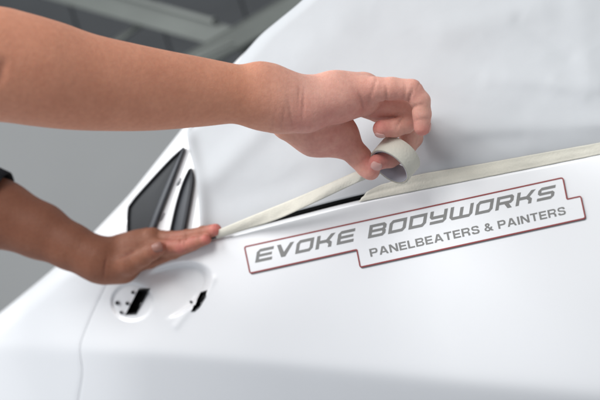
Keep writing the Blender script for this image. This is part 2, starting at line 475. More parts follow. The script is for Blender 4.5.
# ------------------------------------------------------------------ masking paper
RIDGES = [((212, 176), (262, 128), 13, 0.0055), ((574, -25), (590, 80), 16, 0.0016), ((490, 78), (598, 86), 10, 0.0022), ((470, 131), (610, 122), 9, 0.002),
          ((555, 82), (583, 96), 8, 0.0012), ((300, 60), (345, 20), 22, 0.003), ((225, 205), (330, 170), 18, -0.004),
          ((445, 30), (540, 8), 16, 0.0025), ((330, 20), (480, 60), 25, -0.002), ((430, 100), (520, 112), 12, -0.0016), ((520, 20), (570, 55), 9, -0.0018), ((400, 150), (520, 140), 10, -0.002)]
def paper_h(px, py):
    b = belt(px)
    h = -LEAN * PXM * (b - py) - 0.006 * ((b - 0.5 * (b + crease(px))) / 90.0) ** 2 + 0.004
    if px < 150: h -= 0.075 * ((150 - px) / 150) ** 2
    if px < 320: h -= 0.010 * ((320 - px) / 120) ** 2
    if py > 120: h += 0.009 * math.exp(-((px - xl_at(py)) / 9.0) ** 2) * sstep(120, 140, py)
    # tuck into the slot along the bottom
    h -= 0.006 * math.exp(-((b - py) / 16) ** 2)
    for a, c, w, am in RIDGES:
        d, t = seg_dist((px, py), a, c)
        h += am * math.exp(-(d / w) ** 2)
    v = Vector((px / 60, py / 46, 3.1))
    h += 0.0010 * noise.noise(v) + 0.0009 * (0.5 - abs(noise.noise(v * 1.4 + Vector((7, 2, 0))))) + 0.00012 * noise.noise(v * 5)
    return h
def build_paper():
    nr, nc = 130, 210; V = []
    for r in range(nr):
        for c in range(nc):
            t = r / (nr - 1); u = c / (nc - 1)
            px = 300
            for _ in range(6):
                yb = belt(px) - 5
                py = yb + (-80 - yb) * t
                xl = xl_at(py)
                px = xl + (700 - xl) * u
            h = paper_h(px, py)
            d = px - xl
            R = 16
            if py < 128 and d < R: h -= 0.026 * (1 - math.sqrt(max(0, 1 - (1 - d / R) ** 2)))   # folds round the pillar
            V.append(pix(px, py, h))
    o = mesh_obj('masking_paper', V, grid_faces(nr, nc), M_paper)
    solidify(o, 0.0003)
    return tag(o, 'large creased white masking paper covering the side window of the car', 'paper')
build_paper()

# ------------------------------------------------------------------ tape laid along the belt line
def laid_tape():
    up = [(355, 194), (372, 187), (420, 174), (480, 164), (600, 142.5), (720, 121)]
    nc, nr = 130, 12; V = []
    for c in range(nc):
        x = 361 + 339 * c / (nc - 1)
        for r in range(nr):
            t = r / (nr - 1)
            yl = belt(x) + 2.4 + 0.10 * noise.noise(Vector((x / 14, 1, 5))); yu = smooth_list(up, x, 10) + 0.2 * noise.noise(Vector((x / 18, 4, 0)))
            y = yl + (yu - yl) * t
            xx = x + (2.6 * noise.noise(Vector((t * 4, 2, 9))) + 9 * (t - 0.3)) * max(0, 1 - c / 8)
            hd = flank_h(xx, max(y, belt(xx))) - 0.0001
            hp = paper_h(xx, y) + 0.0012
            w = sstep(0.22, 0.9, t)
            h = hd * (1 - w) + hp * w + 0.00035 * noise.noise(Vector((xx / 13, y / 4, 1))) - 0.0012 * math.exp(-((t - 0.52) / 0.13) ** 2) * sstep(470, 380, xx)
            if y < belt(xx) - 3: h = max(h, paper_h(xx, y) + 0.0009)
            V.append(pix(xx, y, h))
    o = mesh_obj('masking_tape_strip', V, grid_faces(nc, nr), M_tape); solidify(o, 0.0002)
    return tag(o, 'cream masking tape already stuck down along the bottom edge of the paper', 'tape')
laid_tape()

# ------------------------------------------------------------------ tape roll with its pulled-out strip
ROLL_A = at(389.5, 167, 0.826)                                  # centre of the near face
ax = Vector((0.62, 0.42, 0.70)).normalized()                    # axis, pointing away up and to the right
s1 = ax.cross(Vector((0, 1, 0))).normalized(); s2 = ax.cross(s1).normalized()
RO, RI, RC, RW = 0.0228, 0.0206, 0.0196, 0.0205
roll = empty('masking_tape_roll', ROLL_A - Vector((0, 0, RO)))
tag(roll, 'nearly used up roll of cream masking tape gripped by curled fingers', 'tape roll')
def ring(name, prof, mat_, n=72, sub=None):
    V = []; F = []; k = len(prof)
    for i in range(n):
        a = 2 * math.pi * i / n
        for r, z in prof: V.append(ROLL_A + (s1 * math.cos(a) + s2 * math.sin(a)) * r + ax * z)
    for i in range(n):
        for j in range(k - (0 if sub else 1)):
            a_, b_ = i * k + j, i * k + (j + 1) % k; c_, d_ = ((i + 1) % n) * k + (j + 1) % k, ((i + 1) % n) * k + j
            F.append((a_, b_, c_, d_))
    return mesh_obj(name, V, F, mat_, roll)
ring('wound_tape', [(RI, 0.0004), (RO - 0.0004, 0), (RO, 0.0004), (RO, RW - 0.0004), (RO - 0.0004, RW), (RI, RW - 0.0004)], M_tape)
ring('tape_edge', [(RI, 0.0003), (RI + 0.0003, -0.0002), (RO - 0.0006, -0.0002), (RO - 0.0004, 0.0002)], M_tape_side)
ring('core', [(RC, 0.0002), (RI, 0.0002), (RI, RW - 0.0002), (RC, RW - 0.0002)], M_core, sub=True)
def pulled_strip():
    up = bez([(213, 232), (250, 216.5), (300, 196), (340, 178.5), (360, 169.5), (372, 163.5), (381, 158)], 90)
    lo = bez([(217, 238.5), (250, 228.5), (272, 221.5), (298, 210.5), (340, 190.8), (360, 181.5), (380, 174)], 90)
    V = []; nr = 9
    for i in range(90):
        t = i / 89
        for r in range(nr):
            s = r / (nr - 1)
            x = lo[i][0] + (up[i][0] - lo[i][0]) * s; y = lo[i][1] + (up[i][1] - lo[i][1]) * s
            n = 0.0012 + 0.048 * t ** 1.25 + 0.0016 * math.sin(s * math.pi) * (1 - t) + (0.010 * s * t + 0.0055 * s) * sstep(1.0, 0.75, t) - 0.016 * sstep(0.80, 1.0, t)
            n += 0.0005 * noise.noise(Vector((x / 9, s * 2, 0)))
            n += -LEAN * PXM * max(0, belt(x) - y) * (1 - t)
            V.append(pix(x, y, n))
    o = mesh_obj('tape_strip', V, grid_faces(90, nr), M_tape, roll); solidify(o, 0.0002)
    return tag(o, 'cream tape strip pulled out from the roll towards the flat hand')
pulled_strip()

# ------------------------------------------------------------------ sign on the door
E1 = (0.9770, -0.2133); E2 = (0.2133, 0.9770); SO = (244.0, 246.0)
def sg(a, b): return (SO[0] + E1[0] * a + E2[0] * b, SO[1] + E1[1] * a + E2[1] * b)
def unsg(x, y):
    dx, dy = x - SO[0], y - SO[1]; return (dx * E1[0] + dy * E1[1], dx * E2[0] + dy * E2[1])
corners = [unsg(*p) for p in [(243.6, 246.4), (563.3, 176.8), (567.5, 198.4), (581.2, 195.4), (586.2, 218.6), (359.6, 268.0), (356.2, 250.4), (249.4, 274.0)]]
rad = [2.6, 3.2, 0.3, 2.6, 3.0, 2.6, 0.3, 2.6]
def rounded(poly, radii, n=6):
    out = []; m = len(poly)
    for i in range(m):
        p = Vector(poly[i]); a = (Vector(poly[i - 1]) - p).normalized(); b = (Vector(poly[(i + 1) % m]) - p).normalized(); r = radii[i]
        for k in range(n + 1):
            t = k / n; q = p + a * r * (1 - t) ** 2 + b * r * t ** 2
            out.append((q.x, q.y))
    return out
def inset(poly, d):
    out = []; m = len(poly)
    for i in range(m):
        p = Vector(poly[i]); e1 = (p - Vector(poly[i - 1])); e2 = (Vector(poly[(i + 1) % m]) - p)
        if e1.length < 1e-6: e1 = e2
        if e2.length < 1e-6: e2 = e1
        e1.normalize(); e2.normalize()
        n1 = Vector((-e1.y, e1.x)); n2 = Vector((-e2.y, e2.x)); b = (n1 + n2)
        b = b / max(0.35, b.length_squared) * 2
        out.append((p.x + b.x * d, p.y + b.y * d))
    return out
sign = empty('sign', pix(*sg(170, 30), 0.0))
tag(sign, 'white stepped sign with dark red border reading EVOKE BODYWORKS on the car door', 'sign')
def flat_shape(name, loops, off, thick, mat_, parent, fine=True):
    """filled outline (with holes) in sign coordinates, laid on the door with real thickness"""
    cu = bpy.data.curves.new('outline', 'CURVE'); cu.dimensions = '2D'; cu.fill_mode = 'BOTH'; cu.extrude = 0.5
    for lp in loops:
        s = cu.splines.new('POLY'); s.points.add(len(lp) - 1); s.use_cyclic_u = True
        for q, p in zip(s.points, lp): q.co = (p[0], -p[1], 0, 1)
    return curve_to_sign(name, cu, lambda x, y: (x, -y), off, thick, mat_, parent)
def curve_to_sign(name, cu, f, off, thick, mat_, parent, zmax=0.5):
    tmp = bpy.data.objects.new('outline', cu); col.objects.link(tmp)
    bpy.context.view_layer.update()
    me = bpy.data.meshes.new_from_object(tmp.evaluated_get(bpy.context.evaluated_depsgraph_get()))
    bpy.data.objects.remove(tmp)
    bm = bmesh.new(); bm.from_mesh(me)
    for _ in range(5 if name in ('face', 'drop_shadow', 'border') else 0):
        bmesh.ops.triangulate(bm, faces=bm.faces[:])
        le = [e for e in bm.edges if e.calc_length() > 9]
        if not le: break
        bmesh.ops.subdivide_edges(bm, edges=le, cuts=1)
    for v in bm.verts:
        a, b = f(v.co.x, v.co.y); x, y = sg(a, b)
        n = flank_h(x, y) + off + (0 if v.co.z > 0 else -thick)
        v.co = pix(x, y, n)
    bmesh.ops.remove_doubles(bm, verts=bm.verts[:], dist=1e-6)
    bmesh.ops.recalc_face_normals(bm, faces=bm.faces[:])
    for f_ in bm.faces: f_.smooth = True
    for e in bm.edges:
        if len(e.link_faces) != 2 or e.calc_face_angle(3.0) > 0.5: e.smooth = False
    bm.normal_update(); bm.to_mesh(me); bm.free()
    me.materials.clear(); me.materials.append(mat_); me.name = name
    o = bpy.data.objects.new(name, me); col.objects.link(o)
    o.parent = parent; o.matrix_parent_inverse = parent.matrix_world.inverted()
    return o
def densify(lp, step=8):
    out = []
    for i in range(len(lp)):
        a, b = lp[i], lp[(i + 1) % len(lp)]
        L = math.hypot(b[0] - a[0], b[1] - a[1]); k = max(1, int(L / step))
        for j in range(k): out.append((a[0] + (b[0] - a[0]) * j / k, a[1] + (b[1] - a[1]) * j / k))
    return out
outer = rounded(corners, rad)
inner = inset(outer, 1.35)
flat_shape('drop_shadow', [densify([(a + 0.6, b + 1.5) for a, b in inset(outer, 0.4)])], 0.0006, 0.0006, M_signshadow, sign)  # grey layer shifted down-right, stands for the sign's drop shadow
flat_shape('face', [densify(inset(outer, 0.3))], 0.0010, 0.0004, M_sign, sign)
flat_shape('border', [densify(outer), densify(inner)], 0.00135, 0.0004, M_red, sign)

def L_E(w=1.38): return w, [[(0, 0), (w, 0), (w, .22), (.27, .22), (.27, .40), (w - .08, .40), (w - .08, .60), (.27, .60), (.27, .78), (w, .78), (w, 1), (.24, 1), (0, .80)]]
def L_V(): return 1.42, [[(0, 1), (.31, 1), (.69, .36), (1.10, 1), (1.42, 1), (.86, 0), (.52, 0)]]
def L_O(w=1.42): return w, [[(0, 0), (w - .24, 0), (w, .22), (w, 1), (.24, 1), (0, .78)], [(.27, .22), (.27, .70), (.36, .78), (w - .27, .78), (w - .27, .30), (w - .36, .22)]]
def L_K(): return 1.5, [[(0, 0), (.27, 0), (.27, .38), (.84, .38), (1.03, .25), (1.03, 0), (1.30, 0), (1.30, .36), (1.08, .52), (1.5, 1), (1.14, 1), (.80, .61), (.27, .61), (.27, 1), (0, 1)]]
def L_B(w=1.42): return w, [[(0, 0), (w - .2, 0), (w, .17), (w, .42), (w - .09, .5), (w, .58), (w, .83), (w - .2, 1), (0, 1)], [(.27, .21), (.27, .40), (w - .33, .40), (w - .27, .35), (w - .27, .26), (w - .33, .21)], [(.27, .60), (.27, .79), (w - .33, .79), (w - .27, .74), (w - .27, .65), (w - .33, .60)]]
def L_D(w=1.42): return w, [[(0, 0), (w - .26, 0), (w, .24), (w, 1), (0, 1)], [(.27, .22), (.27, .78), (w - .27, .78), (w - .27, .32), (w - .38, .22)]]
def L_Y(w=1.42): return w, [[(0, 1), (0, .55), (.18, .38), (w - .27, .38), (w - .27, .22), (.08, .22), (.08, 0), (w - .24, 0), (w, .2), (w, 1), (w - .27, 1), (w - .27, .60), (.27, .60), (.27, 1)]]
def L_W(w=1.9):
    m = w / 2
    return w, [[(0, 1), (0, .22), (.24, 0), (w - .24, 0), (w, .22), (w, 1), (w - .27, 1), (w - .27, .22), (m + .135, .22), (m + .135, .86), (m - .135, .86), (m - .135, .22), (.27, .22), (.27, 1)]]
def L_R(w=1.42): return w, [[(0, 0), (.27, 0), (.27, .36), (.70, .36), (1.02, 0), (1.38, 0), (1.07, .36), (w - .18, .36), (w, .52), (w, .84), (w - .18, 1), (0, 1)], [(.27, .57), (.27, .79), (w - .33, .79), (w - .27, .74), (w - .27, .62), (w - .33, .57)]]
def L_S(w=1.40): return w, [[(0, 0), (w - .24, 0), (w, .2), (w, .46), (w - .18, .60), (.27, .60), (.27, .78), (w, .78), (w, 1), (.24, 1), (0, .80), (0, .54), (.18, .40), (w - .27, .40), (w - .27, .22), (0, .22)]]
GL = dict(E=L_E, V=L_V, O=L_O, K=L_K, B=L_B, D=L_D, Y=L_Y, W=L_W, R=L_R, S=L_S)
def word(text, a0, a1, btop, bbot, skew=0.40, gap=0.26):
    H = bbot - btop
    glyphs = [GL[ch]() for ch in text]
    total = sum(g[0] for g in glyphs) + gap * (len(glyphs) - 1) + skew
    sx = (a1 - a0) / total; x = 0
    for ch, (w, loops) in zip(text, glyphs):
        lp2 = [[(a0 + (x + px + skew * py) * sx, bbot - py * H) for px, py in lp] for lp in loops]
        flat_shape('letter', lp2, 0.0012, 0.0002, M_letter, sign)
        x += w + gap
word('EVOKE', 7.2, 112.5, 6.3, 18.9)
word('BODYWORKS', 122.4, 317.6, 6.6, 19.2)

T = 0.21
def rr(x0, y0, x1, y1, c): return [(x0 + c, y0), (x1 - c, y0), (x1, y0 + c), (x1, y1 - c), (x1 - c, y1), (x0 + c, y1), (x0, y1 - c), (x0, y0 + c)]
def arc(cx, cy, rx, ry, a0, a1, n=5):
    return [(cx + rx * math.cos(math.radians(a0 + (a1 - a0) * i / n)), cy + ry * math.sin(math.radians(a0 + (a1 - a0) * i / n))) for i in range(n + 1)]
def P_P(w=0.88): return w, [[(0, 0), (T, 0), (T, .36)] + arc(w - .28, .62, .28, .26, -90, 0) + arc(w - .28, .74, .28, .26, 0, 90) + [(0, 1)], [(T, .55), (T, .82)] + arc(w - .30, .72, .10, .10, 90, 0) + arc(w - .30, .65, .10, .10, 0, -90)]
def P_A(w=1.02): return w, [[(0, 0), (.22, 0), (.30, .21), (w - .30, .21), (w - .22, 0), (w, 0), (w / 2 + .14, 1), (w / 2 - .14, 1)], [(.37, .38), (w / 2, .78), (w - .37, .38)]]
def P_N(w=0.94): return w, [[(0, 0), (T, 0), (T, .68), (w - .24, 0), (w, 0), (w, 1), (w - T, 1), (w - T, .32), (.24, 1), (0, 1)]]
def P_E(w=0.82): return w, [[(0, 0), (w, 0), (w, .18), (T, .18), (T, .41), (w - .06, .41), (w - .06, .59), (T, .59), (T, .82), (w - .01, .82), (w - .01, 1), (0, 1)]]
def P_L(w=0.74): return w, [[(0, 0), (w, 0), (w, .18), (T, .18), (T, 1), (0, 1)]]
def P_B(w=0.92): return w, [[(0, 0)] + arc(w - .24, .24, .24, .24, -90, 60) + [(w - .16, .51)] + arc(w - .26, .77, .23, .23, -40, 90) + [(0, 1)], [(T, .18), (T, .42)] + arc(w - .28, .30, .09, .12, 90, -90), [(T, .60), (T, .82)] + arc(w - .30, .71, .09, .11, 90, -90)]
def P_T(w=0.84): return w, [[(w / 2 - T / 2, 0), (w / 2 + T / 2, 0), (w / 2 + T / 2, .82), (w, .82), (w, 1), (0, 1), (0, .82), (w / 2 - T / 2, .82)]]
def P_R(w=0.94): return w, [[(0, 0), (T, 0), (T, .37), (.50, .37), (.66, .28), (.68, 0), (.90, 0), (.88, .32), (.74, .46)] + arc(w - .28, .74, .26, .26, -45, 90) + [(0, 1)], [(T, .55), (T, .82)] + arc(w - .30, .685, .09, .135, 90, -90)]
def P_S(w=0.88): return w, [[(0, .30)] + arc(.26, .26, .26, .26, 190, 270) + arc(w - .26, .28, .26, .28, -90, 60) + [(.32, .62)] + arc(.29, .73, .09, .10, 250, 90, 4) + [(w - .30, .83), (w - .24, .70), (w - .03, .70)] + arc(w - .28, .75, .25, .25, 10, 90) + arc(.28, .72, .26, .28, 90, 235) + [(w - .30, .40)] + arc(w - .30, .28, .09, .11, 60, -90, 4) + [(.30, .17), (.22, .30)]]
def P_I(w=0.22): return w, [[(0, 0), (w, 0), (w, 1), (0, 1)]]
def P_amp(w=1.0): return w, [[(.28, 0), (.50, 0), (.66, .10), (.76, 0), (1.02, 0), (.80, .24), (.92, .48), (.73, .52), (.67, .38), (.50, .57), (.66, .70), (.66, .88), (.52, 1), (.28, 1), (.14, .88), (.14, .70), (.24, .56), (.02, .38), (.02, .16)],
                              [(.34, .45), (.54, .24), (.44, .16), (.30, .16), (.21, .24), (.21, .33)], [(.39, .64), (.33, .74), (.36, .84), (.44, .84), (.48, .77), (.46, .70)]]
PG = {'P': P_P, 'A': P_A, 'N': P_N, 'E': P_E, 'L': P_L, 'B': P_B, 'T': P_T, 'R': P_R, 'S': P_S, 'I': P_I, '&': P_amp}
def plain_word(text, a0, a1, btop, bbot, gap=0.16, space=0.40):
    H = bbot - btop
    gs = [None if ch == ' ' else PG[ch]() for ch in text]
    total = sum(space if g is None else g[0] + gap for g in gs) - gap
    sx = (a1 - a0) / total; x = 0
    for g in gs:
        if g is None: x += space; continue
        flat_shape('letter', [[(a0 + (x + px) * sx, bbot - py * H) for px, py in lp] for lp in g[1]], 0.0012, 0.0002, M_letter, sign)
        x += g[0] + gap
plain_word('PANELBEATERS & PAINTERS', 121.4, 321.6, 29.7, 37.7)

# ------------------------------------------------------------------ the person: SDF limbs meshed with surface nets
class Field:
    def __init__(s, lo, hi, h):
        s.lo = np.array(lo, np.float32); s.h = h
        s.n = [int(math.ceil((hi[i] - lo[i]) / h)) + 1 for i in range(3)]
        axs = [s.lo[i] + h * np.arange(s.n[i], dtype=np.float32) for i in range(3)]
        s.X, s.Y, s.Z = np.meshgrid(*axs, indexing='ij')
def cone_d(P, a, b, ra, rb, flat=None):
    X, Y, Z = P
    a = np.array(a, np.float32); b = np.array(b, np.float32); ba = b - a; L2 = float(ba @ ba) + 1e-12
    px, py, pz = X - a[0], Y - a[1], Z - a[2]
    t = np.clip((px * ba[0] + py * ba[1] + pz * ba[2]) / L2, 0, 1)
    qx, qy, qz = px - t * ba[0], py - t * ba[1], pz - t * ba[2]
    if flat is not None:                      # flatten across a direction: (unit vector, factor>1 = thinner)
        f, k = flat; fd = qx * f[0] + qy * f[1] + qz * f[2]
        qx = qx + fd * f[0] * (k - 1); qy = qy + fd * f[1] * (k - 1); qz = qz + fd * f[2] * (k - 1)
    d = np.sqrt(qx * qx + qy * qy + qz * qz) - (ra + (rb - ra) * t)
    return d
def smin(a, b, k):
    h = np.clip(0.5 + 0.5 * (b - a) / k, 0, 1)
    return b + (a - b) * h - k * h * (1 - h)
def spine_d(P, xs, cy, cz, rr_):
    """round limb that runs mainly along x, with a smooth centre line and radius"""
    X, Y, Z = P
    t = np.clip(X, xs[0], xs[-1])
    d = np.sqrt((X - t) ** 2 + (Y - np.interp(t, xs, cy)) ** 2 + (Z - np.interp(t, xs, cz)) ** 2) - np.interp(t, xs, rr_)
    return (0.97 * d).astype(np.float32) if d.ndim == 3 else 0.97 * d
def eval_limb(groups, P):
    """groups: list of (blend, [(a,b,ra,rb,flat)]) ; inside a group and onto the running result blended smoothly"""
    D = None
    for kin, kout, prims in groups:
        g = None
        for pr in prims:
            d = spine_d(P, *pr[1:5]) if len(pr) == 6 else cone_d(P, *pr)
            g = d if g is None else smin(g, d, kin)
        D = g if D is None else smin(D, g, kout)
    return D
def surface_net(groups, lo, hi, h):
    F = Field(lo, hi, h)
    D = eval_limb(groups, (F.X, F.Y, F.Z)).astype(np.float32)
    nx, ny, nz = D.shape; S = D < 0
    cs = np.zeros((nx - 1, ny - 1, nz - 1), np.uint8)
    for dx in (0, 1):
        for dy in (0, 1):
            for dz in (0, 1):
                cs += S[dx:nx - 1 + dx, dy:ny - 1 + dy, dz:nz - 1 + dz]
    act = (cs > 0) & (cs < 8)
    I, J, K = np.nonzero(act); n = len(I)
    idx = -np.ones(act.shape, np.int64); idx[I, J, K] = np.arange(n)
    acc = np.zeros((n, 3)); cnt = np.zeros(n)
    corners_ = [(0, 0, 0), (1, 0, 0), (0, 1, 0), (1, 1, 0), (0, 0, 1), (1, 0, 1), (0, 1, 1), (1, 1, 1)]
    for a in range(8):
        for b in range(a + 1, 8):
            ca, cb = corners_[a], corners_[b]
            if sum(abs(ca[q] - cb[q]) for q in range(3)) != 1: continue
            da = D[I + ca[0], J + ca[1], K + ca[2]]; db = D[I + cb[0], J + cb[1], K + cb[2]]
            m = (da < 0) != (db < 0)
            t = np.where(m, da / np.where(m, da - db, 1), 0)
            p = np.array(ca)[None] + t[:, None] * (np.array(cb) - np.array(ca))[None]
            acc += p * m[:, None]; cnt += m
    V = (np.stack([I, J, K], 1) + acc / cnt[:, None]) * h + F.lo[None]
    faces = []
    for axis in range(3):
        sl0 = [slice(None)] * 3; sl1 = [slice(None)] * 3
        sl0[axis] = slice(0, -1); sl1[axis] = slice(1, None)
        ch = S[tuple(sl0)] != S[tuple(sl1)]; ins = S[tuple(sl0)]
        i, j, k = np.nonzero(ch); o = ins[i, j, k]
        u, v = (axis + 1) % 3, (axis + 2) % 3
        base = np.stack([i, j, k], 1)
        good = (base[:, u] > 0) & (base[:, v] > 0) & (base[:, u] < D.shape[u] - 1) & (base[:, v] < D.shape[v] - 1)
        base = base[good]; o = o[good]
        def cell(du, dv):
            b2 = base.copy(); b2[:, u] += du; b2[:, v] += dv
            return idx[b2[:, 0], b2[:, 1], b2[:, 2]]
        q = np.stack([cell(-1, -1), cell(0, -1), cell(0, 0), cell(-1, 0)], 1)
        q[~o] = q[~o][:, ::-1]
        faces.append(q)
    Fc = np.concatenate(faces); Fc = Fc[(Fc >= 0).all(1)]
    # snap the vertices onto the exact surface
    def g(Vv):
        return eval_limb(groups, (Vv[:, 0], Vv[:, 1], Vv[:, 2]))
    e = 0.0004; N = None
    for _ in range(2):
        d0 = g(V)
        N = np.stack([g(V + np.array(q)) - g(V - np.array(q)) for q in ((e, 0, 0), (0, e, 0), (0, 0, e))], 1)
        N /= (np.linalg.norm(N, axis=1, keepdims=True) + 1e-9)
        V = V - N * np.clip(d0, -h, h)[:, None] * 0.9
    return V, Fc, N

def A(p): return np.array(p, float)
def pr(a, b, ra, rb, flat=None): return (A(a), A(b), ra, rb, flat)
def chain(pts, flat=None):
    """pts: list of (px, py, depth, radius in px)"""
    P = [(at(x, y, d), r * KX * d) for x, y, d, r in pts]
    return [pr(P[i][0], P[i + 1][0], P[i][1], P[i + 1][1], flat) for i in range(len(P) - 1)]

# ---- right arm, little-finger side towards the camera, fingers curled round the tape roll
R_profile = [(-330, 40, 0.60, 60), (-150, 54, 0.655, 57), (-60, 61, 0.67, 56), (0, 64.5, 0.685, 57), (30, 69.5, 0.693, 56), (65, 76.5, 0.704, 53), (100, 83.5, 0.72, 47.5), (150, 89, 0.745, 41.5), (200, 92, 0.77, 35), (232, 93.5, 0.783, 30), (252, 95.5, 0.79, 28.5), (272, 99, 0.796, 27.5)]
_c = [(at(x, y, d), r * KX * d) for x, y, d, r in bez(R_profile, 140)]
R_spine = (np.array([p.x for p, r in _c]), np.array([p.y for p, r in _c]), np.array([p.z for p, r in _c]), np.array([r for p, r in _c]))
R_forearm = [('spine', *R_spine, None)]
R_ulna = chain([(262, 80, 0.790, 14.5), (268, 81, 0.792, 14)])
R_back = chain([(266, 99, 0.800, 29), (300, 103, 0.806, 25.5), (335, 97, 0.812, 24.5), (362, 94, 0.818, 22)])
R_back2 = chain([(275, 98, 0.830, 27), (315, 99, 0.848, 22), (352, 96, 0.858, 19)])
R_hypo = chain([(285, 111, 0.798, 19), (308, 110, 0.797, 18.5), (345, 100, 0.802, 14)])
R_thenar = chain([(292, 118, 0.835, 24), (318, 128, 0.846, 27), (336, 134, 0.850, 22)])
R_thumb = chain([(318, 130, 0.848, 24), (343, 141, 0.850, 15.5), (360, 158, 0.846, 11.0), (367, 167, 0.840, 9.6), (371, 171.5, 0.836, 8.4)])
R_pinky = chain([(352, 91, 0.808, 18), (374, 89.5, 0.801, 12.6), (392, 88.6, 0.797, 11.2), (411.5, 90.3, 0.795, 10.9), (420.5, 101, 0.795, 9.9), (422, 114, 0.796, 9.2), (422, 127.5, 0.798, 8.2)])
R_ring = chain([(354, 98, 0.828, 15.5), (376, 106, 0.827, 12.0), (402, 107, 0.826, 10.8), (411.5, 114, 0.824, 10.2), (406, 124, 0.821, 9.3), (395, 128, 0.818, 9.1), (381.5, 128.8, 0.815, 8.6)])
R_middle = chain([(350, 96, 0.845, 16.5), (378, 108, 0.847, 12), (408, 113, 0.848, 10.4), (411, 128, 0.850, 9.6), (407, 143, 0.852, 9.0)])
R_index = chain([(348, 96, 0.860, 16), (380, 111, 0.866, 11.8), (413, 118, 0.867, 10.4), (413, 138, 0.862, 9.8), (403, 153, 0.850, 8.8), (390, 159, 0.838, 8.5), (376.5, 162.2, 0.826, 8.0)])
R_groups = [(0.006, 0.02, R_forearm), (0.006, 0.014, R_ulna), (0.010, 0.018, R_back + R_back2 + R_hypo), (0.012, 0.006, R_thenar),
            (0.006, 0.006, R_thumb), (0.0025, 0.0045, R_index), (0.0025, 0.0012, R_middle), (0.0025, 0.0010, R_ring), (0.0025, 0.0022, R_pinky)]
# ---- left arm, palm pressing the tape down, thumb towards the camera
L_forearm = chain([(-150, 150, 1.10, 42), (-70, 183, 1.115, 37), (0, 214, 1.115, 33.5), (40, 231, 1.11, 27.5), (72, 247, 1.10, 22.5), (98, 260, 1.09, 20)])
L_back = chain([(98, 260, 1.100, 19.5), (118, 260, 1.104, 19), (138, 249, 1.098, 17.5), (152, 240, 1.088, 12.5)])
L_back2 = chain([(104, 258, 1.110, 18), (126, 252, 1.120, 17), (150, 239, 1.116, 11.5)])
L_heel = chain([(108, 268, 1.098, 14.5), (124, 269, 1.098, 13.5)])
L_shadow_fill = chain([(128, 265, 1.118, 9.5), (150, 260.5, 1.096, 7.8), (174, 253, 1.070, 5.6), (194, 246.6, 1.048, 4.2)])  # extra mass filling the gap, stands for the hand's contact shadow
L_thumb = chain([(114, 267, 1.090, 14), (130, 263, 1.074, 11.2), (143, 257, 1.062, 8.8), (152.5, 251.5, 1.054, 7.9), (158.8, 248, 1.050, 6.6)])
L_index = chain([(150, 246, 1.084, 10.5), (166, 247.5, 1.067, 8.3), (181, 246.5, 1.051, 7.2), (194, 243.2, 1.037, 6.4), (206, 239.4, 1.024, 5.4)])
L_middle = chain([(152, 240, 1.096, 11), (170, 239.5, 1.078, 8.3), (188, 236.8, 1.058, 7.2), (203, 233.2, 1.040, 6.8), (215.5, 229.8, 1.022, 5.9)])
L_ring = chain([(150, 239, 1.112, 10.5), (168, 240, 1.094, 8.2), (186, 240, 1.072, 7.2), (206, 235, 1.046, 6)])
L_pinky = chain([(146, 241, 1.127, 9.5), (162, 243, 1.110, 7.5), (180, 244, 1.088, 6)])
L_groups = [(0.008, 0.02, L_forearm), (0.012, 0.016, L_back + L_back2 + L_heel), (0.004, 0.004, L_shadow_fill), (0.006, 0.007, L_thumb), (0.0035, 0.004, L_index), (0.0035, 0.0012, L_middle), (0.0035, 0.0015, L_ring), (0.0035, 0.003, L_pinky)]

def bounds(groups, pad=0.012, xmin=None):
    lo = np.full(3, 9.0); hi = -lo
    for g in groups:
        for q in g[2]:
            if len(q) == 6:
                lo = np.minimum(lo, [(q[k] - q[4]).min() if k > 1 else q[1].min() for k in (1, 2, 3)]); hi = np.maximum(hi, [(q[k] + q[4]).max() for k in (1, 2, 3)]); continue
            a, b, ra, rb, f = q
            for p, r in ((a, ra), (b, rb)):
                lo = np.minimum(lo, p - r - pad); hi = np.maximum(hi, p + r + pad)
    if xmin is not None: lo[0] = max(lo[0], xmin)
    return lo, hi

# creases: (px, py, depth, direction of finger axis in px, half width m, depth m, radius m)
R_creases = [(409, 98, 0.79, (1, 0.35), 0.0013, 0.0016, 0.011), (413, 107, 0.79, (0.3, 1), 0.0013, 0.0014, 0.010), (404, 95, 0.79, (1, 0.1), 0.0012, 0.0010, 0.009),
             (387, 100, 0.79, (1, -0.1), 0.0014, 0.0014, 0.012), (372, 92, 0.79, (1, 0.3), 0.0016, 0.0009, 0.016), (364, 106, 0.79, (1, -0.35), 0.0014, 0.0011, 0.014),
             (303, 105, 0.78, (1, 0.06), 0.0011, 0.0011, 0.013), (290, 112, 0.78, (1, -0.15), 0.0012, 0.0008, 0.015), (283, 118, 0.78, (1, 0.2), 0.0012, 0.0006, 0.014),
             (275, 116, 0.78, (1, 0.25), 0.0012, 0.0006, 0.014), (299, 97, 0.78, (1, 0.05), 0.0011, 0.0008, 0.012), (400, 121, 0.81, (0.8, 0.5), 0.0012, 0.0012, 0.008), (423, 119, 0.79, (0.1, 1), 0.0012, 0.0007, 0.008),
             (418, 86, 0.79, (0.8, 0.6), 0.0011, 0.0006, 0.008), (-2, 72, 0.64, (1, 0.3), 0.004, 0.0022, 0.012), (362, 160, 0.83, (0.7, 0.7), 0.0012, 0.0008, 0.009)]
